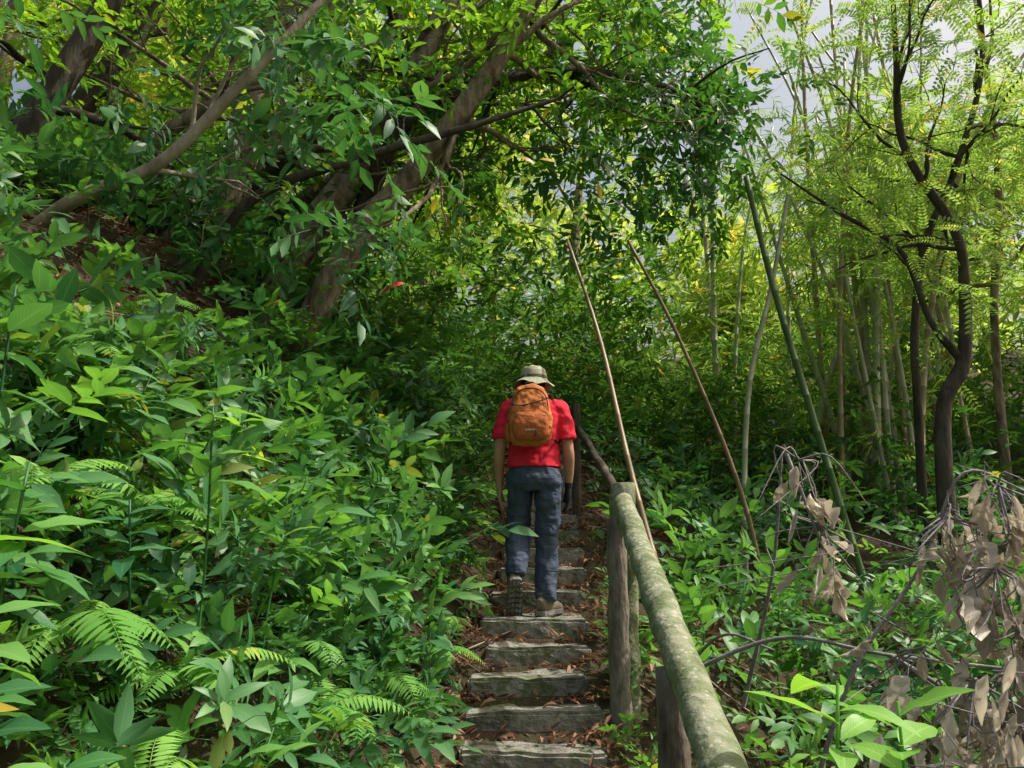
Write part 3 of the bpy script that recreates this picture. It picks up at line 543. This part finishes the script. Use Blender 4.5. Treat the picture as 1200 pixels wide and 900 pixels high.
def hand(s,ex=0):
    out=[([(s*.235,.070,.845,.022+ex,.028+ex),(s*.234,.075,.81,.019+ex,.036+ex),(s*.233,.081,.775,.017+ex,.041+ex),(s*.231,.085,.755,.015+ex,.038+ex)],16)]
    for k,(dy,l,w) in enumerate(((-.031,.060,.0078),(-.010,.074,.0085),(.011,.080,.009),(.032,.072,.0088))):
        y0=.083+dy
        out.append(([(s*.232,y0,.775,w+ex,w+ex),(s*.231,y0+.003,.752,w+ex,w+ex),(s*.226,y0+.008,.752-l*.45,w*.95+ex,w*.95+ex),(s*.215,y0+.012,.752-l*.78,w*.88+ex,w*.88+ex),(s*.202,y0+.012,.752-l*1.0,w*.7+ex,w*.7+ex)],10))
    out.append(([(s*.230,.093,.815,.012+ex,.012+ex),(s*.220,.116,.79,.0115+ex,.0115+ex),(s*.212,.128,.765,.010+ex,.010+ex),(s*.207,.133,.742,.0075+ex,.0075+ex)],10))
    return out
Rh=Matrix.Translation((0,.075,1.535))@Matrix.Rotation(math.radians(-24),4,'X')
head=[([(0,0,-.115,.03,.035),(0,.01,-.10,.045,.055),(0,.006,-.06,.062,.078),(0,0,0,.075,.095),(0,-.004,.05,.073,.092),(0,-.004,.09,.052,.066),(0,-.004,.108,.02,.025)],20,2.0,Rh),
      ([(0,.09,.02,.008,.008),(0,.105,-.01,.011,.010),(0,.112,-.03,.014,.012),(0,.10,-.04,.01,.006)],10,2.0,Rh),
      ([(-.074,-.005,.02,.006,.014),(-.08,-.005,0,.008,.018),(-.074,0,-.03,.006,.010)],10,2.0,Rh),([(.074,-.005,.02,.006,.014),(.08,-.005,0,.008,.018),(.074,0,-.03,.006,.010)],10,2.0,Rh),
      ([(0,.095,-.065,.022,.006),(0,.10,-.070,.024,.007),(0,.095,-.078,.02,.006)],10,2.0,Rh)]
LL=[(-.085,0,.95),(-.092,.04,.86),(-.102,.10,.69),(-.108,.10,.56),(-.114,.01,.43),(-.120,-.07,.32),(-.122,-.095,.255)]
RL=[(.085,0,.95),(.092,.0,.86),(.090,.035,.65),(.084,.055,.50),(.080,.04,.33),(.078,.0,.18),(.078,-.02,.095)]
def leg(P,R): return [(x,y,z,a,b) for (x,y,z),(a,b) in zip(P,R)]
LR=[(.085,.085),(.085,.09),(.065,.07),(.052,.055),(.05,.055),(.036,.038),(.03,.034)]
body=[([(0,0,.90,.14,.095),(0,0,1.05,.125,.085),(0,0,1.2,.15,.095),(0,0,1.34,.165,.095),(0,.0,1.41,.12,.07),(0,.012,1.45,.058,.056),(0,.045,1.50,.052,.054),(0,.065,1.53,.05,.05)],24),
      (arm(-1),),(arm(1),)]+hand(-1)+hand(1)+head+[(leg(LL,LR),),(leg(RL,LR),)]
part('body',body,m_skin,.0045,3)
for s in (-1,1):
    bmv=bmesh.new(); bmesh.ops.create_uvsphere(bmv,u_segments=12,v_segments=8,radius=.012,matrix=Rh@Matrix.Translation((s*.032,.083,.012))); me=bpy.data.meshes.new('eye'); bmv.to_mesh(me); bmv.free(); me.materials.append(m_hair); link(bpy.data.objects.new('eye',me),HK)
part('hair',[([(0,-.012,-.055,.05,.07),(0,-.014,-.03,.074,.088),(0,-.014,.02,.081,.10),(0,-.008,.06,.078,.098),(0,-.004,.10,.05,.06)],20,2,Rh)],m_hair,.006,3,.006,.01)
part('shirt',[([(0,0,.965,.183,.13),(0,0,1.0,.180,.128),(0,0,1.1,.172,.122),(0,0,1.22,.185,.126),(0,0,1.32,.195,.122),(0,.0,1.385,.175,.10),(0,.005,1.43,.11,.082),(0,.015,1.465,.068,.066)],32,2.3),
    ([(-.12,0,1.385,.06,.075),(-.165,0,1.365,.068,.078),(-.195,-.005,1.29,.067,.075),(-.217,-.01,1.19,.068,.076),(-.221,-.01,1.155,.069,.077)],20),
    ([(.12,0,1.385,.06,.075),(.165,0,1.365,.068,.078),(.195,-.005,1.29,.067,.075),(.217,-.01,1.19,.068,.076),(.221,-.01,1.155,.069,.077)],20)],m_shirt,.007,3,.026,.07)
TR=[(.090,.12),(.092,.118),(.082,.10),(.080,.092),(.074,.084),(.070,.078),(.066,.072)]
part('trousers',[([(0,0,.99,.160,.112),(0,0,.94,.172,.122),(0,-.005,.87,.176,.130),(0,0,.82,.14,.10)],28,2.2),(leg(LL,TR),20),(leg(RL,TR),20)],m_trou,.007,2,.036,.08)
part('glove',[([(.237,.062,.875,.028,.032),(.235,.070,.84,.026,.034)],16)]+hand(1,.0025),m_glove,.0045,2)
def shoe(nm,M):
    M=M@Matrix.Scale(1.1,4)
    part(nm,[([(0,-.115,.05,.018,.03),(0,-.10,.055,.034,.045),(0,-.05,.062,.040,.055),(0,0,.055,.042,.05),(0,.07,.042,.047,.036),(0,.13,.033,.045,.028),(0,.165,.027,.028,.018)],18,2.2,M),
             ([(0,-.055,.06,.040,.052),(0,-.055,.10,.041,.052),(0,-.055,.125,.041,.052)],18,2,M)],m_shoe,.006,2)
    bm=bmesh.new(); prof=[(-.125,.018),(-.115,.034),(-.06,.041),(0,.040),(.06,.049),(.12,.05),(.16,.036),(.18,.014)]
    out=[(w,y) for y,w in prof]+[(-w,y) for y,w in reversed(prof)]
    lo=[bm.verts.new(M@Vector((x,y,-.004+(.02 if y>.15 else 0)))) for x,y in out]; hi=[bm.verts.new(M@Vector((x*.98,y,.022+(.015 if y>.15 else 0)))) for x,y in out]
    bm.faces.new(lo[::-1]); bm.faces.new(hi); n=len(out)
    for k in range(n): bm.faces.new((lo[k],lo[(k+1)%n],hi[(k+1)%n],hi[k]))
    for j in range(8):
        y=-.10+j*.035
        for sx in (-1,1):
            for ox in (.012,.031):
                bmesh.ops.create_cube(bm,size=1,matrix=M@Matrix.Translation((sx*ox,y+ox*.3,-.008))@Matrix.Diagonal((.014,.02,.010,1)))
    bmesh.ops.recalc_face_normals(bm,faces=bm.faces[:]); me=bpy.data.meshes.new(nm+'_sole'); bm.to_mesh(me); bm.free(); me.materials.append(m_sole); link(bpy.data.objects.new(nm+'_sole',me),HK)
shoe('right_shoe',Matrix.Translation((.084,.035,.014))@Matrix.Rotation(math.radians(-26),4,'Z'))
shoe('left_shoe',Matrix.Translation((-.124,-.20,.012))@Matrix.Rotation(math.radians(6),4,'Z')@Matrix.Translation((0,.13,0))@Matrix.Rotation(math.radians(-60),4,'X')@Matrix.Translation((0,-.13,0)))
bm=bmesh.new(); Hm=Matrix.Translation((0,.050,1.575))@Matrix.Rotation(math.radians(-4),4,'X')
prof=[(.035,.098),(.066,.092),(.080,.080),(.087,.055),(.092,.022),(.094,.004),(.104,-.006),(.124,-.024),(.143,-.042),(.147,-.045)]
n=48; rings=[]
for j,(r,z) in enumerate(prof):
    ring=[]
    for k in range(n):
        a=2*math.pi*k/n; rr=r*(1+.015*math.sin(3*a+j*.4)); wz=(.010*math.sin(2*a+.6)+.006*math.sin(5*a)) *(max(0,r-.09)/.04)
        ring.append(bm.verts.new(Hm@Vector((rr*math.cos(a),rr*1.12*math.sin(a),z+wz+.003*math.sin(7*a+j)))))
    rings.append(ring)
for r1,r2 in zip(rings,rings[1:]):
    for k in range(n): bm.faces.new((r1[k],r1[(k+1)%n],r2[(k+1)%n],r2[k]))
bm.faces.new(rings[0])
me=bpy.data.meshes.new('bucket_hat'); bm.to_mesh(me); bm.free(); me.materials.append(m_hat); me.polygons.foreach_set('use_smooth',[True]*len(me.polygons))
hat=bpy.data.objects.new('bucket_hat',me); link(hat,HK); so=hat.modifiers.new('t','SOLIDIFY'); so.thickness=.003
def band(nm,r,z,rt,mat,M):
    bm=bmesh.new(); bmesh.ops.create_circle(bm,segments=40,radius=r)
    for v in bm.verts: v.co=Vector((v.co.x,v.co.y*1.12,z))
    ex=bmesh.ops.extrude_edge_only(bm,edges=bm.edges[:])
    for v in [g for g in ex['geom'] if isinstance(g,bmesh.types.BMVert)]: v.co.z+=rt; v.co.x*=.98; v.co.y*=.98
    for v in bm.verts: v.co=M@v.co
    me=bpy.data.meshes.new(nm); bm.to_mesh(me); bm.free(); me.materials.append(mat); link(bpy.data.objects.new(nm,me),HK)
band('hat_band',.098,.006,.02,noise_mat('olive_band',[(.07,.07,.045),(.11,.11,.07)],scale=60),Hm)
PX=-.03
part('backpack',[([(PX,-.19,1.105,.085,.045),(PX,-.20,1.125,.128,.072),(PX,-.21,1.20,.146,.086),(PX,-.205,1.30,.140,.082),(PX,-.195,1.40,.120,.068),(PX,-.185,1.46,.098,.055),(PX,-.18,1.495,.06,.035)],32,2.9)],m_pack,.006,4,.022,.05)
part('backpack_pocket',[([(PX,-.275,1.12,.085,.022),(PX,-.282,1.15,.112,.036),(PX,-.286,1.22,.118,.040),(PX,-.28,1.275,.104,.030),(PX,-.272,1.29,.09,.018)],28,3)],m_packd,.005,3,.010,.04)
part('backpack_side_pocket',[([(PX-.13,-.20,1.12,.02,.04),(PX-.148,-.20,1.15,.022,.05),(PX-.15,-.20,1.23,.018,.05)],16)],m_packd,.005,2)
def wire(nm,pts,r,mat,sides=6): return finish(nm,[tube(smooth_path(pts,6),[r],sides)],mat,HK,smooth=True)
wire('zip_line',[(PX-.118,-.262,1.30),(PX-.105,-.258,1.40),(PX-.06,-.245,1.455),(PX,-.243,1.468),(PX+.06,-.245,1.455),(PX+.105,-.258,1.40),(PX+.118,-.262,1.30)],.0035,m_black)
wire('pocket_seam',[(PX-.10,-.302,1.272),(PX,-.313,1.268),(PX+.10,-.302,1.272)],.0035,m_black)
wire('haul_loop',[(PX-.03,-.17,1.475),(PX-.025,-.175,1.515),(PX+.025,-.175,1.515),(PX+.03,-.17,1.475)],.006,m_black)
wire('compression_strap',[(PX-.14,-.25,1.36),(PX-.05,-.285,1.345),(PX+.05,-.285,1.37),(PX+.12,-.252,1.40)],.004,m_black)
wire('tool_loop',[(PX+.02,-.318,1.20),(PX+.035,-.328,1.16),(PX+.02,-.318,1.13)],.003,m_black)
for s in (-1,1):
    part('shoulder_strap',[([(PX*.3+s*.075,-.15,1.44,.024,.008),(s*.095,-.08,1.455,.026,.010),(s*.10,.0,1.435,.027,.010),(s*.105,.10,1.38,.026,.010),(s*.12,.135,1.28,.024,.009),(s*.15,.10,1.17,.016,.006),(s*.165,-.02,1.13,.012,.005),(s*.13,-.14,1.14,.012,.005)],12)],m_black,.005,1)
bm=bmesh.new()
for k in range(6): bmesh.ops.create_cube(bm,size=1,matrix=Matrix.Translation((PX-.028+k*.011,-.328,1.178))@Matrix.Diagonal((.006,.002,.009 if k%2 else .012,1)))
me=bpy.data.meshes.new('pocket_badge'); bm.to_mesh(me); bm.free(); me.materials.append(noise_mat('badge_white',[(.6,.6,.58),(.7,.7,.68)])); link(bpy.data.objects.new('pocket_badge',me),HK)

# ---------------------------------------------------------------- light
w=bpy.data.worlds.new('World'); scene.world=w; w.use_nodes=True; N=w.node_tree.nodes; L=w.node_tree.links
bg=N.get('Background') or N.new('ShaderNodeBackground'); sky=N.new('ShaderNodeTexSky'); sky.sky_type='NISHITA'; sky.sun_disc=False
EL,AZ=55,86
sky.sun_elevation=math.radians(EL); sky.sun_rotation=math.radians(AZ); sky.dust_density=10; sky.air_density=2.0; sky.ozone_density=.6
L.new(sky.outputs[0],bg.inputs[0]); bg.inputs[1].default_value=.15
sd=bpy.data.lights.new('sun','SUN'); sd.energy=5; sd.angle=math.radians(.6); sd.color=(1,.95,.86); so=bpy.data.objects.new('sun',sd); link(so)
dv=Vector((math.sin(math.radians(AZ))*math.cos(math.radians(EL)),math.cos(math.radians(AZ))*math.cos(math.radians(EL)),math.sin(math.radians(EL))))
so.rotation_euler=dv.to_track_quat('Z','Y').to_euler(); so.location=(5,5,20)
cd=bpy.data.cameras.new('camera'); cd.lens=27.18; cd.sensor_width=36; cd.clip_end=500; cd.clip_start=.05; co=bpy.data.objects.new('camera',cd); link(co); co.location=(0,0,1.6); co.rotation_euler=(math.radians(102),0,0); scene.camera=co
scene.view_settings.view_transform='Standard'; scene.view_settings.look='None'; scene.view_settings.exposure=0
